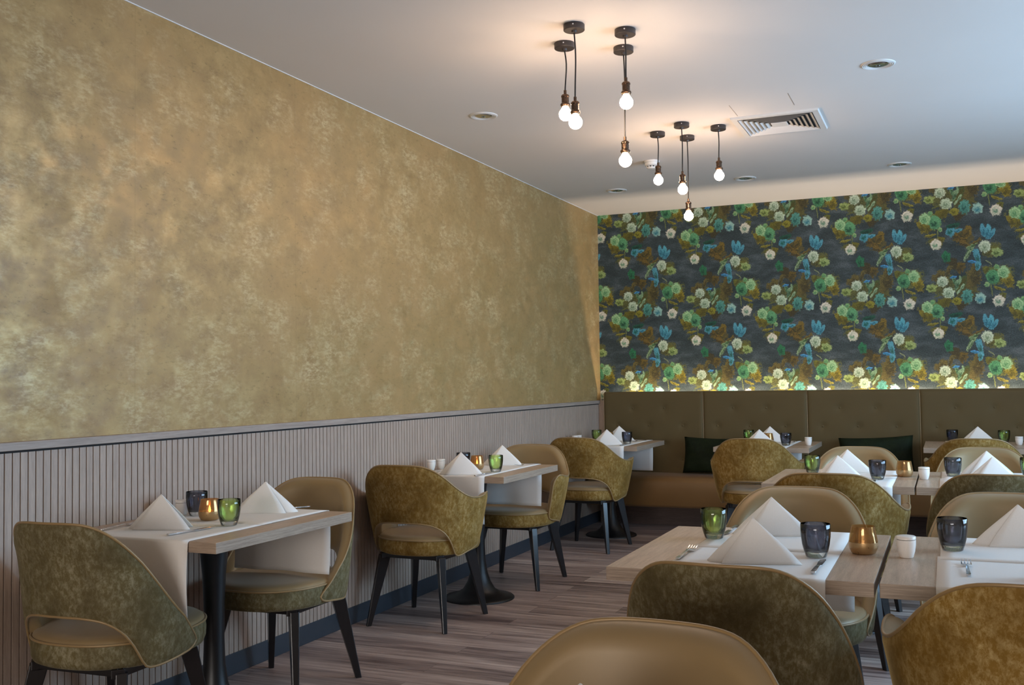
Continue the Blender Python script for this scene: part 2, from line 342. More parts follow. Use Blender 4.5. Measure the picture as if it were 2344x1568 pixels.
    outc = n.mix(.6, prev, n.mix(n.mr(fine, .3, .7), (.0, .0, .0, 1), (1, 1, 1, 1)), 'SOFT_LIGHT')
    link(n, outc, b.inputs['Base Color'])
    b.inputs['Specular IOR Level'].default_value = .35
    return m
TX, TZ = .652, .714
MAT['floral'] = floral()

# ---------------------------------------------------------------- mesh helpers
class MB:
    """collects vertices and faces (with a material slot each), then links them as one mesh object"""
    def __init__(s): s.v = []; s.f = []; s.m = []
    def add(s, vs, fs, mi=0):
        k = len(s.v); s.v += [tuple(x) for x in vs]
        for q in fs: s.f.append(tuple(i+k for i in q)); s.m.append(mi)
        return s
    def box(s, x0, y0, z0, x1, y1, z1, mi=0):
        return s.add([(x0, y0, z0), (x1, y0, z0), (x1, y1, z0), (x0, y1, z0), (x0, y0, z1), (x1, y0, z1), (x1, y1, z1), (x0, y1, z1)],
                     [(0, 3, 2, 1), (4, 5, 6, 7), (0, 1, 5, 4), (1, 2, 6, 5), (2, 3, 7, 6), (3, 0, 4, 7)], mi)
    def lathe(s, prof, cx=0, cy=0, n=32, mi=0, cap=True, closed=False):
        vs = []; fs = []
        for (r_, z) in prof:
            for i in range(n): a = 2*PI*i/n; vs.append((cx+r_*math.cos(a), cy+r_*math.sin(a), z))
        m_ = len(prof)
        for j in range(m_-1 if not closed else m_):
            for i in range(n):
                a = j*n+i; b_ = j*n+(i+1) % n; c_ = ((j+1) % m_)*n+(i+1) % n; d = ((j+1) % m_)*n+i
                fs.append((a, b_, c_, d))
        if cap and not closed:
            fs.append(tuple(range(n))[::-1]); fs.append(tuple((m_-1)*n+i for i in range(n)))
        return s.add(vs, fs, mi)
    def tube(s, pts, rad, n=8, closed=False, mi=0, caps=True):
        pts = [Vector(q) for q in pts]; N = len(pts); vs = []; fs = []
        rads = rad if isinstance(rad, (list, tuple)) else [rad]*N
        prev = None
        for i, q in enumerate(pts):
            t = (pts[(i+1) % N]-pts[i-1]) if closed or 0 < i < N-1 else (pts[1]-pts[0] if i == 0 else pts[-1]-pts[-2])
            t.normalize()
            if prev is None:
                a = Vector((0, 0, 1)) if abs(t.z) < .9 else Vector((1, 0, 0)); nrm = t.cross(a).normalized()
            else: nrm = (prev-t*prev.dot(t)).normalized()
            prev = nrm; bn = t.cross(nrm)
            for k in range(n):
                a = 2*PI*k/n; vs.append(q+(nrm*math.cos(a)+bn*math.sin(a))*rads[i])
        for i in range(N if closed else N-1):
            for k in range(n):
                j = (i+1) % N
                fs.append((i*n+k, i*n+(k+1) % n, j*n+(k+1) % n, j*n+k))
        if caps and not closed: fs.append(tuple(range(n))[::-1]); fs.append(tuple((N-1)*n+k for k in range(n)))
        return s.add(vs, fs, mi)
    def build(s, name, mats, parent=None, smooth=True, bevel=0, sharp=40, seg=2):
        me = bpy.data.meshes.new(name); me.from_pydata(s.v, [], s.f); me.update()
        mats = mats if isinstance(mats, (list, tuple)) else [mats]
        for k in mats: me.materials.append(MAT[k] if isinstance(k, str) else k)
        me.polygons.foreach_set('material_index', s.m)
        import bmesh
        bm = bmesh.new(); bm.from_mesh(me); bmesh.ops.recalc_face_normals(bm, faces=bm.faces); bm.to_mesh(me); bm.free()
        if smooth:
            me.polygons.foreach_set('use_smooth', [True]*len(me.polygons)); me.set_sharp_from_angle(angle=math.radians(sharp))
        o = bpy.data.objects.new(name, me); COL.objects.link(o)
        if parent: o.parent = parent
        if bevel:
            b = o.modifiers.new('bevel', 'BEVEL'); b.width = bevel; b.segments = seg; b.limit_method = 'ANGLE'; b.angle_limit = math.radians(50)
        return o
def empty(name, loc=(0, 0, 0), rz=0):
    o = bpy.data.objects.new(name, None); COL.objects.link(o); o.empty_display_size = .1
    o.location = loc; o.rotation_euler = (0, 0, rz); return o
def tag(o, label=None, cat=None, group=None, kind=None):
    if label: o['label'] = label
    if cat: o['category'] = cat
    if group: o['group'] = group
    if kind: o['kind'] = kind
    return o
def structure(o, label=None): return tag(o, label, None, None, 'structure')
def copy_tree(o, parent=None):
    c_ = o.copy(); COL.objects.link(c_); c_.parent = parent
    for ch in list(o.children): copy_tree(ch, c_)
    return c_
PROTO = {}
def place(key, maker, loc, rz, label, cat, group=None):
    """first use keeps the built original, later uses are copies"""
    if key not in PROTO: o = PROTO[key] = maker()
    else: o = copy_tree(PROTO[key])
    o.location = loc; o.rotation_euler = (0, 0, rz)
    for k in ('label', 'category', 'group'):
        if k in o: del o[k]
    return tag(o, label, cat, group)

# ================================================================ the room
T = .12
structure(MB().box(-T, RY-T, -T, RX+T, L+T, 0).build('floor', 'floor'), 'grey-brown wood-look plank floor with planks across the room')
# ceiling with round holes is kept simple: fittings sit in the surface
structure(MB().box(-T, RY-T, H, RX+T, L+T, H+T).build('ceiling', 'ceiling'), 'smooth white painted ceiling')
structure(MB().box(-T-.024, RY-T, 0, -.024, L, H).build('wall_left', 'wallpaper_left'), 'left wall with mottled beige-gold wallpaper')
structure(MB().box(-T, L, 0, RX+T, L+T, H).build('wall_back', 'floral'), 'back wall with dark floral rose wallpaper')
# right wall with a long window opening, y 2.7..6.5, z .8..2.3
def wall_open(name, axis, a0, a1, pos, thick, oa0, oa1, oz0, oz1):
    mb = MB()
    def bx(p0, z0, p1, z1):
        if axis == 'y': mb.box(pos, p0, z0, pos+thick, p1, z1)
        else: mb.box(p0, pos, z0, p1, pos+thick, z1)
    bx(a0, 0, oa0, H); bx(oa1, 0, a1, H); bx(oa0, 0, oa1, oz0); bx(oa0, oz1, oa1, H)
    return structure(mb.build(name, 'paint', smooth=False), name.replace('_', ' ')+' painted plain off-white')
wall_open('wall_right', 'y', RY, L, RX, T, 3.25, 6.95, .8, 2.3)
wall_open('wall_rear', 'x', 0, RX, RY-T, T, 1.1, 4.7, .7, 2.3)
def window(name, axis, a0, a1, z0, z1, pos, nm):
    e = structure(empty(name, (0, 0, 0)), 'wide white framed window')
    mb = MB(); w_ = .05
    def bx(m_, p0, q0, p1, q1, d0, d1):
        if axis == 'y': m_.box(pos+d0, p0, q0, pos+d1, p1, q1)
        else: m_.box(p0, pos-d1, q0, p1, pos-d0, q1)
    bx(mb, a0, z0, a1, z0+w_, .03, .09); bx(mb, a0, z1-w_, a1, z1, .03, .09)
    for k in range(nm+1):
        p_ = a0+(a1-a0-w_)*k/nm; bx(mb, p_, z0+w_, p_+w_, z1-w_, .03, .09)
    mb.build('window_frame', 'enamel', e, smooth=False)
    g = MB(); bx(g, a0+w_, z0+w_, a1-w_, z1-w_, .055, .060); g.build('pane', 'pane', e, smooth=False)
window('window_1', 'y', 3.25, 6.95, .8, 2.3, RX, 4)
window('window_2', 'x', 1.1, 4.7, .7, 2.3, RY, 4)

# slatted wainscot on the left wall
PX = -.002
mb = MB(); mb.box(-.024, RY, .091, -.016, L, 1.034, 1)
PER = .0316; y = 2.419+.004-PER*160
while y < 8.62:
    if y > RY: mb.box(-.018, y, .091, PX, y+PER-.0046, 1.034)
    y += PER
structure(mb.build('trim_1', ['slat_wood', 'groove'], smooth=False), 'beige wood slat wainscot panel along the left wall')
structure(MB().box(-.024, RY, 1.042, .010, 8.655, 1.0703).build('trim_2', 'rail_wood', smooth=False, bevel=.0015), 'beige wood cap rail on top of the slat wainscot')
structure(MB().box(-.024, RY, 1.034, -.006, 8.655, 1.042).build('trim_3', 'groove', smooth=False), 'thin black shadow gap under the wainscot rail')
structure(MB().box(-.024, 8.655, .0, .056, 8.70, 1.0703).build('trim_7', 'slat_wood', smooth=False), 'narrow wood filler strip between the slat wainscot and the bench')
structure(MB().box(-.024, RY, 0, .001, L, .091).build('baseboard_left', 'skirting', smooth=False, bevel=.002), 'dark slate skirting under the slats')
structure(MB().box(-.024, RY, H-.004, -.020, L, H).build('trim_4', 'enamel', smooth=False), 'fine white sealant line between left wall and ceiling')

# ceiling fittings -------------------------------------------------
def make_downlight():
    e = empty('recessed_downlight')
    MB().lathe([(.080, 0), (.079, -.003), (.072, -.006), (.067, -.004), (.064, -.0055), (.060, -.003), (.057, -.0045), (.053, -.002), (.050, -.003), (.049, -.0005)], n=48, cap=False).build('trim_ring', 'enamel', e)
    MB().lathe([(.049, -.0006), (.044, -.0040), (.034, -.0058), (.018, -.0066), (.0005, -.007)], n=36, cap=False).build('reflector', 'steel', e)
    MB().lathe([(.0001, -.0115), (.009, -.0105), (.011, -.0065), (.011, -.005)], n=16, cap=False).build('lamp_capsule', 'glass_clear', e)
    return e
DL = [((.506, 5.149), 'round recessed ceiling downlight nearest the gold wall, left of the hanging bulbs'),
      ((2.61, 5.133), 'round recessed downlight high at the right, in front of the air vent'),
      ((.506, 7.663), 'small recessed downlight by the back left corner of the ceiling'),
      ((1.521, 7.642), 'recessed downlight at the back, right of the far hanging bulbs and below the vent'),
      ((2.606, 7.645), 'recessed downlight at far right above the floral wallpaper')]
for (x, y), lb in DL: place('dl', make_downlight, (x, y, H), 0, lb, 'ceiling light', 'recessed downlights in the ceiling')

# air vent
e = empty('ceiling_vent', (2.008, 6.066, H)); tag(e, 'square white four-way air diffuser with slanted vanes set in the ceiling', 'vent')
h = .247
def ring(mb, a, b_, z0, z1, mi=0):
    mb.add([(-a, -a, z0), (a, -a, z0), (a, a, z0), (-a, a, z0), (-b_, -b_, z1), (b_, -b_, z1), (b_, b_, z1), (-b_, b_, z1)],
           [(0, 1, 5, 4), (1, 2, 6, 5), (2, 3, 7, 6), (3, 0, 4, 7)], mi)
mb = MB(); ring(mb, h, h-.004, 0, -.012); ring(mb, h-.004, h-.036, -.012, -.012); ring(mb, h-.036, h-.042, -.012, -.003); mb.build('vent_frame', 'enamel', e, smooth=False)
for k in range(6):
    a = .206-k*.0265
    mb = MB(); ring(mb, a, a-.0165, -.0135, -.0030); ring(mb, a-.0012, a-.0177, -.0135, -.0030); mb.build('vane', 'enamel', e, smooth=False)
MB().box(-.046, -.046, -.012, .046, .046, -.006).build('centre_plate', 'enamel', e, smooth=False, bevel=.002)
MB().box(-.212, -.212, -.0012, .212, .212, -.0004).build('back_plate', 'cavity', e, smooth=False)
# smoke detector
e = empty('smoke_detector', (1.045, 6.74, H)); tag(e, 'round white smoke detector on the ceiling behind the far hanging bulbs', 'smoke detector')
MB().lathe([(.053, 0), (.053, -.010), (.051, -.012)], n=40).build('mount_plate', 'enamel', e)
MB().lathe([(.048, -.012), (.050, -.014), (.048, -.030), (.040, -.034), (.036, -.036)], n=40).build('housing', 'enamel', e)
mb = MB(); mb.lathe([(.034, -.036), (.034, -.044)], n=32, cap=False, mi=1)
for k in range(10):
    a = 2*PI*k/10; mb.box(.034*math.cos(a)-.003, .034*math.sin(a)-.003, -.045, .034*math.cos(a)+.003, .034*math.sin(a)+.003, -.035)
mb.lathe([(.036, -.044), (.034, -.052), (.022, -.056), (0.001, -.057)], n=32)
mb.build('sensor_cage', ['enamel', 'cavity'], e)
# hairline access-panel joints
for k, (xa, ya, xb, yb) in enumerate(((1.81, 5.55, 1.80, 5.80), (2.14, 5.45, 2.12, 5.70))):
    structure(MB().box(xa, ya, H-.0008, xa+.003, yb, H).build('trim_%d' % (5+k), 'rail_wood', smooth=False), 'hairline plaster joint in the ceiling beside the vent')

# pendant bulbs ----------------------------------------------------
def pendant(x, y, zb, label, sway):
    e = empty('pendant_bulb', (x, y, H)); tag(e, label, 'pendant lamp', 'bare bulbs hanging on black cords')
    cn = MB().lathe([(.0435, 0), (.045, -.002), (.045, -.024), (.043, -.026), (.012, -.0262), (.010, -.034), (.006, -.036)], n=40).build('canopy', 'canopy', e)
    MB().lathe([(.0035, 0), (.0035, .002), (.0015, .003)], n=12).build('screw', 'steel', cn)
    sc = cn.children[0]; a = -1.35+sway*6; sc.location = (.0445*math.cos(a), .0445*math.sin(a), -.012); sc.rotation_euler = (0, PI/2, a)
    d = H-zb; top = -.034; bot = -(d-.105)
    pts = [(sway*math.sin(PI*t)+.3*sway*math.sin(2*PI*t), .4*sway*math.sin(PI*t), top+(bot-top)*t) for t in [i/12 for i in range(13)]]
    MB().tube(pts, .0034, 8).build('cord', 'black_metal', e)
    z = -d
    so = MB().lathe([(.0065, z+.108), (.0065, z+.092), (.015, z+.088), (.0185, z+.083), (.0185, z+.078), (.0165, z+.076), (.0165, z+.052), (.0205, z+.048), (.0205, z+.038), (.0175, z+.034), (.015, z+.033)], n=28).build('socket', 'bronze', e)
    MB().lathe([(.0205, z+.047), (.0222, z+.045), (.0222, z+.041), (.0205, z+.039)], n=28).build('socket_ring', 'bronze', so)
    R_ = .029; prof = [(.0125, z+.036), (.0145, z+.030)]
    for k in range(1, 15):
        a = math.radians(58-k*(148/14)); prof.append((max(R_*math.cos(a), .0004), z+R_*math.sin(a)))
    MB().lathe(prof, n=28).build('bulb', 'bulb', e)
PEN = [(1.347, 4.192, 2.434, 'glowing bare bulb on a black cord, leftmost of the front cluster', .006),
       (1.465, 3.99, 2.338, 'glowing bare bulb on a black cord, the one just right of the leftmost bulb', .004),
       (1.644, 4.14, 2.438, 'glowing bare bulb hanging straight above the lower bulb at the right of the front cluster', .001),
       (1.570, 4.358, 2.237, 'lowest glowing bulb of the front cluster on the longest cord', .003),
       (1.294, 5.969, 2.461, 'glowing bulb at the left of the far cluster beside the smoke detector', .003),
       (1.480, 5.816, 2.362, 'glowing bulb in the middle of the far cluster, just above the lowest one', .002),
       (1.436, 6.139, 2.255, 'lowest glowing bulb of the far cluster hanging in front of the floral wallpaper', .002),
       (1.663, 5.975, 2.456, 'glowing bulb at the right end of the far cluster nearest the air vent', .002)]
for q in PEN: pendant(*q)

# bench along the back wall ----------------------------------------
XB0, XB1 = .058, RX-.02
bench = empty('upholstered_bench', (0, 0, 0)); tag(bench, 'long built-in olive bench with button-tufted back under the floral wallpaper', 'bench')
W = .862; k = 0; x = XB0
YF = 8.60; Z0, Z1 = .44, 1.146
while x < XB1-.05:
    x1 = min(x+(W+.027 if k == 0 else W), XB1); nu, nv = 44, 40; wd = x1-x-.004
    btn = []
    for i, zz in enumerate((1.00, .85, .70, .56)):
        n_ = 2 if i % 2 == 0 else 3
        for j in range(n_):
            fx = (j+.5)/n_ if n_ == 3 else (.30, .62)[j]
            if n_ == 3: fx = (.14, .46, .80)[j]
            btn.append((x+fx*wd, zz))
    def depth(px_, pz_):
        d = 0
        for bx_, bz_ in btn:
            q = (px_-bx_)**2+(pz_-bz_)**2; d += .010*math.exp(-q/(2*.016**2))+.004*math.exp(-q/(2*.05**2))
        ex = min(px_-x, x1-px_, .03)/.03; ez = min(Z1-pz_, .035)/.035
        d += .018*(1-math.sqrt(max(0, 1-(1-ex)**2)))+.028*(1-math.sqrt(max(0, 1-(1-ez)**2)))
        return d
    vs = []; us = [.5-.5*math.cos(PI*i/nu) if False else i/nu for i in range(nu+1)]
    us = sorted(set([round(v, 4) for v in us]+[.004, .009, .016, .991, .996, .984])); nu = len(us)-1
    vz = sorted(set([round(i/nv, 4) for i in range(nv+1)]+[.99, .996, .965, .985])); nv = len(vz)-1
    for j in range(nv+1):
        for i in range(nu+1):
            X_ = x+.002+us[i]*wd; Z_ = Z0+vz[j]*(Z1-Z0); vs.append((X_, YF+depth(X_, Z_), Z_))
    fs = [(j*(nu+1)+i, j*(nu+1)+i+1, (j+1)*(nu+1)+i+1, (j+1)*(nu+1)+i) for j in range(nv) for i in range(nu)]
    # closed box behind
    base = len(vs); rim = [j_ for j_ in range(nu+1)]+[j*(nu+1)+nu for j in range(1, nv+1)]+[nv*(nu+1)+i for i in range(nu-1, -1, -1)]+[j*(nu+1) for j in range(nv-1, 0, -1)]
    for i in rim: vs.append((vs[i][0], 8.675, vs[i][2]))
    nr = len(rim)
    for i in range(nr): fs.append((rim[i], rim[(i+1) % nr], base+(i+1) % nr, base+i))
    fs.append(tuple(base+i for i in range(nr)))
    panel = MB().add(vs, fs).build('back_panel', 'bench_back', bench, sharp=60)
    for bx_, bz_ in btn:
        bt = MB().lathe([(.0085, 0), (.008, .003), (.005, .005), (.0005, .006)], n=14).build('tuft_button', 'bench_back', panel)
        bt.location = (bx_, YF+.013, bz_); bt.rotation_euler = (PI/2, 0, 0)
    MB().tube([(x, YF+.012, .445), (x, YF+.012, 1.11), (x, YF+.02, 1.133), (x, YF+.045, 1.143)], .0028, 6).build('seam_piping', 'piping', bench)
    x = x1; k += 1
# seat: rounded profile extruded along x
prof = [(8.64, .19), (8.30, .180), (8.255, .188), (8.24, .21), (8.225, .32), (8.215, .395), (8.222, .420), (8.245, .438), (8.29, .447), (8.38, .451), (8.50, .450), (8.60, .445), (8.64, .44)]
pp = []
for i in range(len(prof)-1):
    pp.append(prof[i])
pp.append(prof[-1])
vs = [(X_, y_, z_) for X_ in (XB0-.02, XB1) for y_, z_ in pp]; N = len(pp)
fs = [(i, (i+1) % N, N+(i+1) % N, N+i) for i in range(N)]+[tuple(range(N))[::-1], tuple(range(N, 2*N))]
MB().add(vs, fs).build('seat', 'bench_seat', bench, sharp=50)
MB().box(XB0-.03, 8.56, 0, XB1, 8.66, .205).build('plinth', 'bench_plinth', bench, smooth=False)
MB().box(XB0, 8.674, .20, XB1, 8.690, 1.142).build('led_leak_blocker', 'bench_back', bench, smooth=False)  # unseen backing, added to stop LED leaks and shape the ceiling glow
MB().box(XB0+.02, 8.69, 1.05, XB1, 8.765, 1.062).build('light_shelf', 'enamel', bench, smooth=False)
st = MB().box(XB0+.05, 8.714, 1.062, XB1, 8.730, 1.068).build('led_strip', 'led', bench, smooth=False)

# pillows
def pillow(x0, w_, hh, rz, lean, label):
    n_ = 22; vs = []; idx = {}
    for sgn in (1, -1):
        for j in range(n_+1):
            for i in range(n_+1):
                u_ = -1+2*i/n_; v_ = -1+2*j/n_
                pin = 1-.07*(1-abs(u_*v_))*(abs(u_)**6+abs(v_)**6)*.9
                t = .065*(max(0, (1-u_**4))*max(0, (1-v_**4)))**.55
                wr = .004*math.sin(9*u_+4*v_)+.003*math.sin(13*v_-6*u_)
                vs.append((u_*w_/2*(1-.05*(1-v_*v_)*u_*u_), -sgn*(t+wr*t/.065), v_*hh/2*(1-.07*(1-u_*u_)*v_*v_)))
    m_ = (n_+1)**2
    fs = []
    for s_ in (0, 1):
        for j in range(n_):
            for i in range(n_):
                a = s_*m_+j*(n_+1)+i; fs.append((a, a+1, a+n_+2, a+n_+1))
    o = MB().add(vs, fs).build('throw_pillow', 'velvet_pillow')
    import bmesh
    bm = bmesh.new(); bm.from_mesh(o.data); bmesh.ops.remove_doubles(bm, verts=bm.verts, dist=1e-4); bmesh.ops.recalc_face_normals(bm, faces=bm.faces); bm.to_mesh(o.data); bm.free()
    o.location = (x0, 8.485, .452+hh/2*.98); o.rotation_euler = (-lean, rz, 0)
    tag(o, label, 'pillow', 'dark green velvet pillows on the bench')
pillow(1.07, .54, .31, .02, .22, 'dark green velvet pillow on the bench right of the corner table')
pillow(2.345, .56, .33, -.05, .22, 'wide dark green velvet pillow on the bench, in the middle of the room')

# ================================================================ chairs
def sgnpow(v, e_): return math.copysign(abs(v)**e_, v)
KIND = 'arm'
def plan(a, z):
    """shell plan curve (a=0 at the rear), widening upward, rear leaning back"""
    ex = .93
    t = min(1, max(0, (z-.36)/.40))
    wx = .254+(.090 if KIND == 'arm' else .048)*t**.8; wy = .240+.035*t
    x_ = wx*sgnpow(math.sin(a), ex); y_ = -wy*sgnpow(math.cos(a), ex)
    if abs(a) > PI/2:
        k = (abs(a)-PI/2); y_ = wy*.98*k*.86; x_ = math.copysign(wx*(1-(.34 if KIND == 'arm' else .26)*k*k), a)
    y_ -= .030*max(0, (z-.70)/.13)*max(0, math.cos(a))
    return x_, y_
def lerpcurve(pts, a):
    # smooth (Catmull-Rom) interpolation of (a, z)
    if a <= pts[0][0]: return pts[0][1]
    for i in range(len(pts)-1):
        if a <= pts[i+1][0]:
            p0 = pts[max(0, i-1)]; p1 = pts[i]; p2 = pts[i+1]; p3 = pts[min(len(pts)-1, i+2)]
            t = (a-p1[0])/(p2[0]-p1[0]); h_ = p2[0]-p1[0]
            m1 = (p2[1]-p0[1])/(p2[0]-p0[0])*h_ if p2[0] != p0[0] else 0; m2 = (p3[1]-p1[1])/(p3[0]-p1[0])*h_ if p3[0] != p1[0] else 0
            return (2*t**3-3*t*t+1)*p1[1]+(t**3-2*t*t+t)*m1+(-2*t**3+3*t*t)*p2[1]+(t**3-t*t)*m2
    return pts[-1][1]
TOP = {'arm': [(0, .835), (14, .833), (23, .825), (32, .802), (41, .764), (51, .719), (61, .686), (71, .667), (82, .661), (92, .664), (101, .673), (108, .676), (113, .672), (117, .656), (119.5, .634), (120.5, .610)],
       'side': [(0, .835), (15, .834), (25, .827), (34, .806), (43, .770), (53, .714), (63, .653), (74, .588), (85, .532), (96, .485), (106, .447), (113, .424), (116.5, .407)]}
BOT = {'arm': [(0, .540), (18, .537), (32, .522), (44, .486), (52, .440), (58, .394), (62, .372), (68, .367), (80, .382), (95, .394), (108, .402), (115, .410), (119, .424), (120.5, .445)],
       'side': [(0, .540), (18, .537), (32, .522), (44, .486), (52, .440), (58, .394), (62, .372), (68, .367), (80, .372), (95, .380), (106, .384), (113, .392), (116.5, .404)]}
def shell(kind):
    global KIND
    KIND = kind
    A = TOP[kind][-1][0]; na, nv = 72, 16
    As = [-A+2*A*i/na for i in range(na+1)]
    As = sorted(set([round(q, 3) for q in As]+[s_*(A-d) for s_ in (-1, 1) for d in (.25, .8, 1.8)])); na = len(As)-1
    vs_ = [.5-.5*math.cos(PI*j/nv) for j in range(nv+1)]
    O = []; I_ = []
    for a in As:
        zt = lerpcurve(TOP[kind], abs(a)); zb = lerpcurve(BOT[kind], abs(a)); ra = math.radians(a); ro = []; ri = []
        for v in vs_:
            z = zb+(zt-zb)*v; x_, y_ = plan(ra, z)
            x1, y1 = plan(ra+.01, z); x0, y0 = plan(ra-.01, z)
            nx, ny = (y1-y0), -(x1-x0); l_ = math.hypot(nx, ny) or 1; nx /= l_; ny /= l_   # outward
            if nx*x_+ny*y_ < 0: nx, ny = -nx, -ny
            d = min((v*(zt-zb)), ((1-v)*(zt-zb)), (A-abs(a))*.0046)
            R_ = .030; k_ = min(1, max(0, d/R_)); t = .042*math.sqrt(max(0, 1-(1-k_)**2))
            ro.append((x_+nx*.006*min(1, d/.02), y_+ny*.006*min(1, d/.02), z)); ri.append((x_-nx*t-nx*.0005, y_-ny*t-ny*.0005, z))
        O.append(ro); I_.append(ri)
    m_ = nv+1
    fs = [(i*m_+j, (i+1)*m_+j, (i+1)*m_+j+1, i*m_+j+1) for i in range(na) for j in range(nv)]
    outer = MB().add([q for c_ in O for q in c_], fs)
    inner = MB().add([q for c_ in I_ for q in c_], fs)
    rim = [O[i][nv] for i in range(na+1)]+[O[na][j] for j in range(nv-1, 0, -1)]+[O[i][0] for i in range(na, -1, -1)]+[O[0][j] for j in range(1, nv)]
    pts = [rim[0]]
    for q in rim[1:]:
        if (Vector(q)-Vector(pts[-1])).length > .004: pts.append(q)
    if (Vector(pts[0])-Vector(pts[-1])).length < .004: pts.pop()
    pip = MB().tube(pts, .0042, 8, closed=True)
    return outer, inner, pip
def seat_pts(r_, z, n=56, cy=.026):
    out_ = []
    for i in range(n):
        a = 2*PI*i/n; out_.append((.252*r_*sgnpow(math.cos(a), .86), cy+.272*r_*sgnpow(math.sin(a), .86), z))
    return out_
def loft(mb, rings, cap0=True, cap1=True, mi=0):
    n = len(rings[0]); vs = [q for r_ in rings for q in r_]
    fs = [(j*n+i, j*n+(i+1) % n, (j+1)*n+(i+1) % n, (j+1)*n+i) for j in range(len(rings)-1) for i in range(n)]
    if cap0: fs.append(tuple(range(n))[::-1])
    if cap1: fs.append(tuple((len(rings)-1)*n+i for i in range(n)))
    return mb.add(vs, fs, mi)
def make_chair(kind, vel):
    e = empty('armchair' if kind == 'arm' else 'dining_chair')
    outer, inner, pip = shell(kind)
    outer.build('velvet_back', vel, e, sharp=80); inner.build('padded_backrest', 'leather', e, sharp=80); pip.build('back_piping', 'piping', e, sharp=80)
    st_ = loft(MB(), [seat_pts(.93, .372), seat_pts(.975, .378), seat_pts(1.0, .395), seat_pts(1.005, .425), seat_pts(.995, .450)]).build('seat', vel, e, sharp=60)
    loft(MB(), [seat_pts(.990, .450), seat_pts(.975, .460), seat_pts(.93, .468), seat_pts(.8, .472), seat_pts(.5, .475), seat_pts(.2, .476), seat_pts(.02, .476)]).build('seat_pad', 'leather', st_, sharp=60)
    MB().tube(seat_pts(1.0, .451), .0042, 8, closed=True).build('seat_piping', 'piping', st_, sharp=80)
    fr = MB()
    for sx in (-1, 1):   # cross frame under the seat with arched corners
        fr.add([(sx*.19, -.17, .374), (sx*.16, -.20, .374), (-sx*.19, .17, .374), (-sx*.16, .20, .374), (sx*.19, -.17, .345), (sx*.16, -.20, .345), (-sx*.19, .17, .345), (-sx*.16, .20, .345)],
               [(0, 1, 3, 2), (4, 6, 7, 5), (0, 4, 5, 1), (2, 3, 7, 6), (1, 5, 7, 3), (0, 2, 6, 4)])
    for (x0, y0, x1, y1) in ((-.17, -.17, .17, -.17), (-.17, .17, .17, .17), (-.17, -.17, -.17, .17), (.17, -.17, .17, .17)):
        if y0 == y1: fr.box(x0, y0-.012, .348, x1, y0+.012, .376)
        else: fr.box(x0-.012, y0, .348, x0+.012, y1, .376)
    fr.build('underframe', 'black_wood', e, smooth=False, bevel=.003)
    for sx in (-1, 1):
        for sy in (-1, 1):
            tx, ty, bx_, by_ = sx*.165, sy*.160, sx*.222, sy*.232
            lg = MB(); secs = []
            for t, wd, th in ((0, .029, .018), (.12, .028, .0175), (1, .0125, .011)):
                cx_, cy_, cz_ = tx+(bx_-tx)*t, ty+(by_-ty)*t, .362*(1-t)
                dx, dy = sx*.70, sy*.72; ex_, ey_ = -dy, dx
                secs.append([(cx_+dx*wd*p_+ex_*th*q_, cy_+dy*wd*p_+ey_*th*q_, cz_) for p_, q_ in ((-1, -1), (1, -1), (1, 1), (-1, 1))])
            loft(lg, secs[::-1]).build('leg', 'black_wood', e, smooth=False, bevel=.003)
    return e
def chair(kind, vel, x, y, rz, label):
    place('chair_'+kind+vel, lambda: make_chair(kind, vel), (x, y, 0), rz, label, 'chair', 'upholstered restaurant chairs')
G, V = 'velvet_gold', 'velvet_green'
CH = [('side', V, .305, 2.600, .05, 'olive velvet chair at the bottom left corner, seen from behind at the near wall table'),
      ('side', V, .318, 3.500, PI+.02, 'olive velvet chair facing the camera at the far side of the near wall table'),
      ('arm', G, .325, 4.765, -.02, 'gold crushed velvet armchair seen from behind at the middle wall table'),
      ('arm', G, .375, 5.870, PI, 'gold armchair facing the camera at the far side of the middle wall table'),
      ('arm', G, .390, 7.240, -.06, 'gold velvet armchair seen from behind at the corner table beside the bench'),
      ('arm', G, 1.615, 7.330, 0, 'gold velvet armchair seen from behind at the left bench table mid-room'),
      ('side', V, 2.385, 6.020, PI, 'leather-fronted chair facing the camera behind the left half of the second double table'),
      ('arm', G, 2.380, 4.850, 0, 'gold velvet armchair backing the camera at the left half of the second double table'),
      ('side', V, 2.355, 3.660, PI+.03, 'leather-fronted chair facing the camera just behind the nearest left table with napkins'),
      ('side', V, 2.395, 2.560, -.04, 'large dark olive chair seen from behind in the foreground at the nearest left table'),
      ('side', V, 2.400, 1.400, PI-.05, 'bronze leather chair back facing the camera, cut off at the bottom of the picture'),
      ('arm', G, 3.045, 2.535, 0, 'gold velvet armchair cut by the right edge in the bottom right corner'),
      ('side', V, 3.050, 3.640, PI, 'leather-fronted chair at the right edge behind the nearest right-hand table'),
      ('side', V, 3.050, 4.960, 0, 'dark olive chair seen from behind at the right edge, at the second double table'),
      ('side', V, 3.050, 6.080, PI, 'pale leather chair facing the camera behind the right half of the second double table'),
      ('arm', G, 3.040, 7.560, 0, 'gold velvet armchair seen from behind at the right bench table')]
for q in CH: chair(*q)

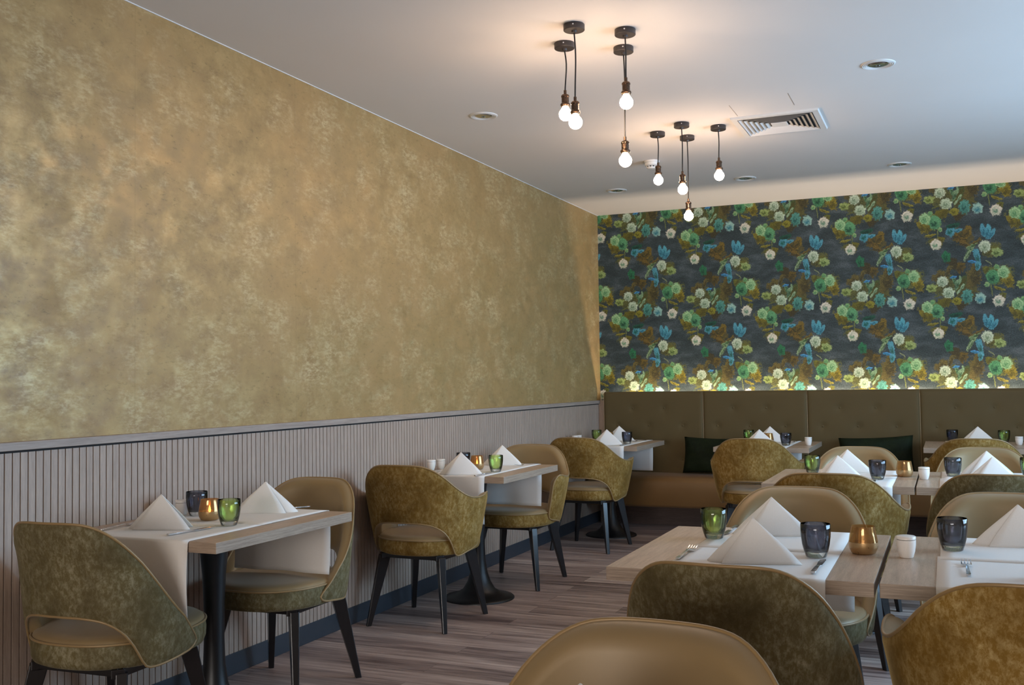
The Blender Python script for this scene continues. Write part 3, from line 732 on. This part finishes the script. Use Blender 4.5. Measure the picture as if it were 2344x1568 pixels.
# ================================================================ tables
TW, TD, TZT, TTH = .690, .811, .742, .036
def make_table():
    e = empty('pedestal_table')
    mb = MB(); mb.box(-TW/2, -TD/2, TZT-TTH, TW/2, TD/2, TZT, 1)
    o = mb.build('table_top', ['table_wood', 'table_edge'], e, smooth=False, bevel=.0012)
    for p_ in o.data.polygons: p_.material_index = 0 if abs(p_.normal.z) > .5 else 1
    MB().lathe([(.205, 0), (.205, .006), (.198, .012), (.165, .020), (.125, .032), (.092, .055), (.068, .095), (.050, .150), (.040, .22), (.037, .32), (.038, .44), (.043, .55), (.052, .64), (.060, .690), (.062, .706)], n=48).build('pedestal', 'black_metal', e, sharp=50)
    MB().box(-.17, -.17, .698, .17, .17, .706).build('mounting_plate', 'black_metal', e, smooth=False)
    return e
TB = {}
def table(key, x, y, label, ped=0):
    TB[key] = (x, y); place('table', make_table, (x, y, 0), 0, label, 'table', 'square pedestal tables')
table('T1', .346, 3.043, 'light wood pedestal table against the slatted wall, nearest the camera')
table('T2', .346, 5.351, 'light wood pedestal table against the slatted wall, the middle one of three')
table('T3', .348, 7.860, 'light wood pedestal table in the far corner between slatted wall and bench')
table('T8', 1.604, 7.930, 'light wood table standing at the bench, in line with the middle of the room')
table('T9', 3.051, 8.120, 'light wood table at the bench by the right edge')
table('TBL', 2.3775, 5.397, 'left table of the second pair pushed together')
table('TBR', 3.075, 5.397, 'right table of the second pair pushed together')
table('TAL', 2.349, 3.059, 'nearest left light wood table with the amber candle glass on it')
table('TAR', 3.052, 3.059, 'nearest right light wood table with the single white pot, cut by the frame')
table('T0', 2.400, .905, 'light wood table in front of the bottom bronze chair, mostly below the frame')

# paper runners: two overlapping sheets per table, each hanging over its edge
def runner(key, dx, wd, side, ln, label, hang=.256, zo=0., skew=0.):
    x, y = TB[key]; z = TZT+.0012+zo; half = TD/2
    path = [(-.03*side if side > 0 else .05, z+(.0012 if side < 0 else 0))]
    y_in = -.02 if side < 0 else -.05
    pts = []
    ys = half*side
    n_ = 8
    start = .035 if side < 0 else -.02
    for i in range(n_+1): pts.append((start+(ys-.004*side-start)*i/n_, z))
    R_ = .010
    for i in range(1, 6):
        a = PI/2*i/5; pts.append((ys-.004*side+side*R_*math.sin(a), z-R_*(1-math.cos(a))))
    ye = pts[-1][0]
    for i in range(1, 13):
        t = i/12; pts.append((ye+side*(.006*math.sin(PI*t)-.003*t), z-R_-(hang-R_)*t))
    nw = 12; vs = []; P_ = len(pts)
    for i, (yy, zz) in enumerate(pts):
        hangt = max(0, (z-R_-zz)/hang)
        for j in range(nw+1):
            f_ = j/nw-.5
            wav = .010*hangt*math.sin(f_*9+key.__hash__() % 7 if False else f_*9+len(key)+dx*20)+.012*hangt*hangt*math.sin(f_*PI*2+1)
            vs.append((dx+f_*wd*(1-.015*hangt)+skew*yy, yy+side*max(0, wav)+side*.001, zz))
    fs = [(i*(nw+1)+j, i*(nw+1)+j+1, (i+1)*(nw+1)+j+1, (i+1)*(nw+1)+j) for i in range(P_-1) for j in range(nw)]
    o = MB().add(vs, fs).build('paper_runner', 'paper', sharp=80)
    o.location = (x, y, 0)
    s_ = o.modifiers.new('solidify', 'SOLIDIFY'); s_.thickness = .0007; s_.offset = 1 
    return tag(o, label, 'table runner', 'white paper runners over the table edges')
NM = {'T1': 'the nearest wall table', 'T2': 'the middle wall table', 'T3': 'the corner table', 'T8': 'the left bench table', 'T9': 'the right bench table',
      'TBL': 'the left table of the second pair', 'TBR': 'the right table of the second pair', 'TAL': 'the nearest left table', 'TAR': 'the nearest right table', 'T0': 'the table below the frame'}
RUN = {'T1': (-.004, .48), 'T2': (.014, .44), 'T3': (.028, .43), 'T8': (-.022, .42), 'T9': (.0, .42), 'TBL': (.036, .43), 'TBR': (-.032, .43), 'TAL': (.018, .425), 'TAR': (-.002, .43), 'T0': (0, .42)}
for k_, (dx, wd) in RUN.items():
    runner(k_, dx, wd, -1, 0, 'white paper runner hanging over the near edge of '+NM[k_], zo=.0, skew=0)
    runner(k_, dx+.004, wd-.006, 1, 0, 'white paper runner hanging over the far edge of '+NM[k_], zo=.0010, skew=.0)

# napkins ----------------------------------------------------------
def make_napkin(w_=.250, h_=.121, r_=.034, flip=False):
    prof = []
    for i in range(9): prof.append((w_/2-(w_-.036)*i/8, -.004-.004*math.sin(PI*i/8)))
    prof += [(-w_/2+.036, .000), (-w_/2+.040, .004), (-w_/2+.052, .009), (-w_/2+.052, .018), (-w_/2+.042, .0155)]
    cx_ = -w_/2+r_
    for i in range(1, 10):
        a = -PI/2-PI*i/9; prof.append((cx_+r_*math.cos(a), r_+.014+(r_-.004)*math.sin(a)))
    for i in range(1, 9): prof.append((cx_+(w_*.88-r_)*i/8, 2*r_+.008+.008*i/8))
    nt = 14; vs = []; n_ = len(prof)
    for j in range(nt+1):
        s_ = 1-j/nt*.995; zz = h_*j/nt
        puff = 1+.05*math.sin(PI*j/nt)
        for (px_, py_) in prof: vs.append((px_*s_*puff, (py_-r_)*s_*(1 if py_ <= 0.02 else 1), zz))
    fs = [(j*n_+i, j*n_+i+1, (j+1)*n_+i+1, (j+1)*n_+i) for j in range(nt) for i in range(n_-1)]
    if flip: vs = [(-a, b_, c_) for a, b_, c_ in vs]
    o = MB().add(vs, fs).build('folded_napkin', 'paper', sharp=80)
    s_ = o.modifiers.new('solidify', 'SOLIDIFY'); s_.thickness = .0035; s_.offset = 0
    return o
ZT = TZT+.0035
NAP = [(.290, 2.830, .30, 0, 'white standing triangular napkin at the near side of the nearest wall table'),
       (.372, 3.320, .36, 1, 'white standing napkin with a curled right side, far side of nearest wall table'),
       (.408, 5.010, .34, 0, 'white triangular napkin at the near side of the middle wall table'),
       (.382, 5.630, .36, 0, 'white triangular napkin behind the green glass on the middle wall table'),
       (.415, 7.580, .36, 0, 'white triangular napkin at the near side of the corner table'),
       (.335, 8.165, .40, 0, 'white triangular napkin at the bench side of the corner table'),
       (1.568, 7.720, .26, 0, 'white triangular napkin at the near side of the left bench table'),
       (1.570, 8.210, .26, 0, 'white triangular napkin at the bench side of the left bench table'),
       (3.075, 8.350, .05, 0, 'white triangular napkin at the bench side of the right bench table'),
       (2.371, 5.205, .20, 0, 'white triangular napkin at the near side of the left table of the second pair'),
       (2.377, 5.650, .22, 0, 'white triangular napkin at the far side of the left table of the second pair'),
       (3.058, 5.250, .14, 0, 'white triangular napkin at the near side of the right table of the second pair'),
       (3.047, 5.670, .16, 0, 'white triangular napkin at the far side of the right table of the second pair'),
       (2.370, 2.840, .26, 0, 'large white triangular napkin in the foreground of the nearest left table'),
       (2.342, 3.345, .28, 0, 'white triangular napkin at the back of the nearest left table, behind the foreground one'),
       (3.056, 3.350, .16, 0, 'white curled napkin at the right picture edge on the nearest right table'),
       (3.175, 2.840, .24, 0, 'white napkin barely entering the right edge above the gold armchair'),
       (2.436, 1.225, .30, 0, 'tip of a white napkin at the very bottom edge in front of the bronze chair')]
for x, y, rz, fl, lb in NAP:
    place('nap%d' % fl, (lambda fl=fl: make_napkin(flip=bool(fl))), (x, y, ZT-.0015), rz, lb, 'napkin', 'white folded napkins')

# glassware --------------------------------------------------------
def make_tumbler(key):
    e = empty('tumbler')
    h_ = .093
    o_ = [(.0265, .0), (.0285, .002), (.033, .016), (.0378, .036), (.0408, .058), (.0415, .076), (.0412, h_-.001)]
    i_ = [(.0400, h_), (.0396, .076), (.0388, .058), (.0356, .036), (.0315, .021), (.026, .0165), (.0005, .0160)]
    MB().lathe(o_[2:]+i_, n=40, cap=False).build('cup', 'glass_'+key, e, sharp=60)
    MB().lathe([(.0005, .0), (.0262, .0), (.0285, .002), (.0328, .0158), (.0005, .0152)], n=40, cap=False).build('thick_base', 'glass_clear', e, sharp=60)
    return e
def tumbler(key, x, y, lb, z=ZT):
    place('tum'+key, lambda: make_tumbler(key), (x, y, z), random.uniform(0, 6), lb, 'glass', 'tumblers on the set tables')
for k_, x, y, lb in [
    ('dark', .170, 3.155, 'dark smoky tumbler on the nearest wall table beside the lit candle'),
    ('green', .475, 2.970, 'green tumbler on the nearest wall table in front of the lit candle'),
    ('dark', .265, 5.330, 'dark smoky tumbler half hidden behind a napkin on the middle wall table'),
    ('green', .535, 5.190, 'green tumbler on the middle wall table'),
    ('dark', .530, 7.740, 'dark tumbler on the corner table by the bench'),
    ('green', .190, 8.000, 'green tumbler behind the near napkin on the corner table'),
    ('dark', 1.755, 7.760, 'dark tumbler on the left bench table beside two napkins'),
    ('green', 1.410, 8.160, 'green tumbler behind the napkins on the left bench table'),
    ('dark', 2.898, 8.380, 'dark tumbler on the right bench table'),
    ('green', 3.250, 8.330, 'green tumbler behind the armchair on the right bench table'),
    ('green', 2.208, 5.540, 'green tumbler at the left end of the second pair of tables'),
    ('dark', 2.547, 5.290, 'smoky blue tumbler next to the amber glass on the second pair of tables'),
    ('dark', 2.888, 5.540, 'smoky blue tumbler in front of the pale leather chair on the second pair of tables'),
    ('green', 3.235, 5.620, 'green tumbler cut by the right edge on the second pair of tables'),
    ('green', 2.181, 3.213, 'large green tumbler on the nearest left table'),
    ('dark', 2.521, 2.969, 'large dark tumbler between napkin and amber glass on the nearest left table'),
    ('dark', 2.875, 3.203, 'large dark tumbler on the nearest right table')]:
    tumbler(k_, x, y, lb)
def make_candle(lit):
    e = empty('candle_holder')
    MB().lathe([(.0405, .034), (.0375, .052), (.0330, .076), (.0332, .079), (.0318, .079), (.0360, .052), (.0388, .034)], n=40, cap=False).build('glass_shade', 'amber_glass', e, sharp=60)
    MB().lathe([(.0005, .0), (.026, .0), (.033, .003), (.0385, .014), (.0408, .025), (.0405, .0345), (.0388, .034), (.037, .016), (.0005, .010)], n=40, cap=False).build('metallic_base', 'amber_band', e, sharp=60)
    t_ = MB().lathe([(.019, .010), (.0195, .012), (.0195, .027), (.018, .028), (.0005, .027)], n=24, cap=False).build('tealight', 'wax', e)
    if lit: MB().lathe([(.0005, .027), (.003, .030), (.0050, .037), (.0036, .046), (.0005, .056)], n=12, cap=False).build('flame', 'flame', t_)
    return e
for lit, x, y, lb in [(1, .312, 3.060, 'amber candle glass with a lit candle on the nearest wall table'),
                      (1, .362, 5.310, 'amber candle glass with a lit candle on the middle wall table'),
                      (0, .310, 7.960, 'copper-toned candle glass between the napkins on the corner table'),
                      (0, 1.595, 7.960, 'copper candle glass half hidden by a napkin on the left bench table'),
                      (0, 2.663, 5.497, 'shiny copper candle glass on the second pair of tables'),
                      (0, 2.639, 3.085, 'large amber candle glass on the nearest left table')]:
    z_ = TZT if x > 2.6 or (x < 1 and 0) else ZT
    place('can%d' % lit, (lambda lit=lit: make_candle(lit)), (x, y, z_), 0, lb, 'candle holder', 'amber candle glasses')
def make_pot():
    e = empty('ceramic_pot')
    MB().lathe([(.0005, 0), (.0165, 0), (.0185, .002), (.0232, .018), (.0258, .036), (.0262, .050), (.0240, .050), (.0235, .038), (.015, .012), (.0005, .010)], n=36, cap=False).build('cup', 'porcelain', e, sharp=50)
    MB().lathe([(.0245, .0508), (.0262, .052), (.0262, .0590), (.0245, .0605), (.0120, .0612), (.0005, .0608), (.0005, .0508)], n=36, cap=False).build('lid', 'porcelain', e, sharp=50)
    return e
for x, y, lb in [(.045, 3.090, 'white ceramic pot peeking out left behind the napkin on the nearest wall table'),
                 (.098, 3.155, 'white ceramic pot peeking out right behind the napkin on the nearest wall table'),
                 (.112, 5.215, 'left white ceramic pot of two on the middle wall table'),
                 (.136, 5.290, 'right white ceramic pot of two on the middle wall table'),
                 (.075, 7.790, 'front white ceramic pot at the wall on the corner table'),
                 (.080, 7.860, 'rear white ceramic pot at the wall on the corner table'),
                 (1.905, 7.860, 'white ceramic pot at the right end of the left bench table'),
                 (3.340, 8.170, 'white ceramic pot at the right edge on the right bench table'),
                 (2.757, 5.370, 'white ceramic pot beside the copper glass on the second pair of tables'),
                 (2.755, 3.055, 'white ceramic pot on the nearest right table beside the gap')]:
    place('pot', make_pot, (x, y, TZT+.0002), 0, lb, 'pot', 'small white ceramic pots')

# cutlery ----------------------------------------------------------
def strip(mb, secs):
    """secs: (y, half width, z, half thickness) -> lofted flat bar"""
    loft(mb, [[(-w_, y_, z_-t_), (w_, y_, z_-t_), (w_, y_, z_+t_), (-w_, y_, z_+t_)] for y_, w_, z_, t_ in secs])
def make_fork():
    e = empty('fork')
    mb = MB(); strip(mb, [(-.105, .0045, .003, .0018), (-.100, .0058, .003, .002), (-.03, .0040, .005, .0018), (.02, .0026, .008, .0015), (.030, .0028, .007, .0012)])
    mb.build('handle', 'steel', e, bevel=.0006)
    mb = MB(); strip(mb, [(.030, .0028, .007, .0012), (.040, .009, .005, .0009), (.050, .0130, .003, .0008), (.058, .0132, .003, .0008)])
    for i in range(4):
        cx_ = -.0114+i*.0076
        loft(mb, [[(cx_-w_, y_, z_-.0007), (cx_+w_, y_, z_-.0007), (cx_+w_, y_, z_+.0007), (cx_-w_, y_, z_+.0007)] for y_, w_, z_ in ((.057, .0016, .003), (.075, .0013, .0045), (.095, .0011, .008), (.100, .0005, .0095))])
    mb.build('tines', 'steel', e, smooth=False); return e
def make_knife():
    e = empty('knife')
    mb = MB(); strip(mb, [(-.105, .0055, .0035, .0025), (-.101, .0068, .0036, .003), (-.05, .0062, .0038, .003), (-.004, .0050, .0036, .0028), (0, .0042, .0034, .0022)]); mb.build('handle', 'steel', e, bevel=.001)
    mb = MB(); loft(mb, [[(-a, y_, .003-t_), (b_, y_, .003-t_), (b_, y_, .003+t_), (-a, y_, .003+t_)] for y_, a, b_, t_ in ((0, .004, .004, .0018), (.008, .006, .008, .0009), (.06, .0085, .0085, .0008), (.09, .0075, .0085, .0007), (.103, .001, .0065, .0005), (.106, -.003, .004, .0004))])
    mb.build('blade', 'steel', e, smooth=False); return e
FK = [(.405, 3.415, PI-.45, 'fork lying right of the far napkin on the nearest wall table'),
      (.120, 2.805, .05, 'fork tip showing left of the near napkin on the nearest wall table'),
      (.530, 5.660, PI-.35, 'fork right of the far napkin on the middle wall table'),
      (.235, 4.985, .0, 'fork left of the near napkin on the middle wall table'),
      (.530, 8.080, PI-.3, 'fork at the bench side of the corner table'),
      (1.765, 8.170, PI-.1, 'fork at the bench side of the left bench table'),
      (2.165, 2.905, .0, 'fork left of the foreground napkin on the nearest left table'),
      (2.908, 2.905, .02, 'fork on the bare paper of the nearest right table'),
      (3.215, 5.520, PI, 'fork by the green tumbler at the right edge of the second pair of tables')]
for x, y, rz, lb in FK: place('fork', make_fork, (x, y, ZT), rz, lb, 'fork', 'steel forks')
KN = [(.450, 2.800, -.10, 'knife right of the near napkin on the nearest wall table'),
      (.535, 5.020, .0, 'knife right of the near napkin on the middle wall table'),
      (.550, 7.600, .0, 'knife right of the near napkin on the corner table'),
      (2.545, 2.812, -.02, 'knife with dark handle side in front of the large dark tumbler'),
      (2.200, 3.385, PI-.02, 'knife behind the large green tumbler on the nearest left table'),
      (2.540, 5.215, 0, 'knife in front of the smoky blue tumbler on the second pair of tables'),
      (2.205, 5.650, PI, 'knife behind the green tumbler on the second pair of tables')]
for x, y, rz, lb in KN: place('knife', make_knife, (x, y, ZT), rz, lb, 'knife', 'steel knives')
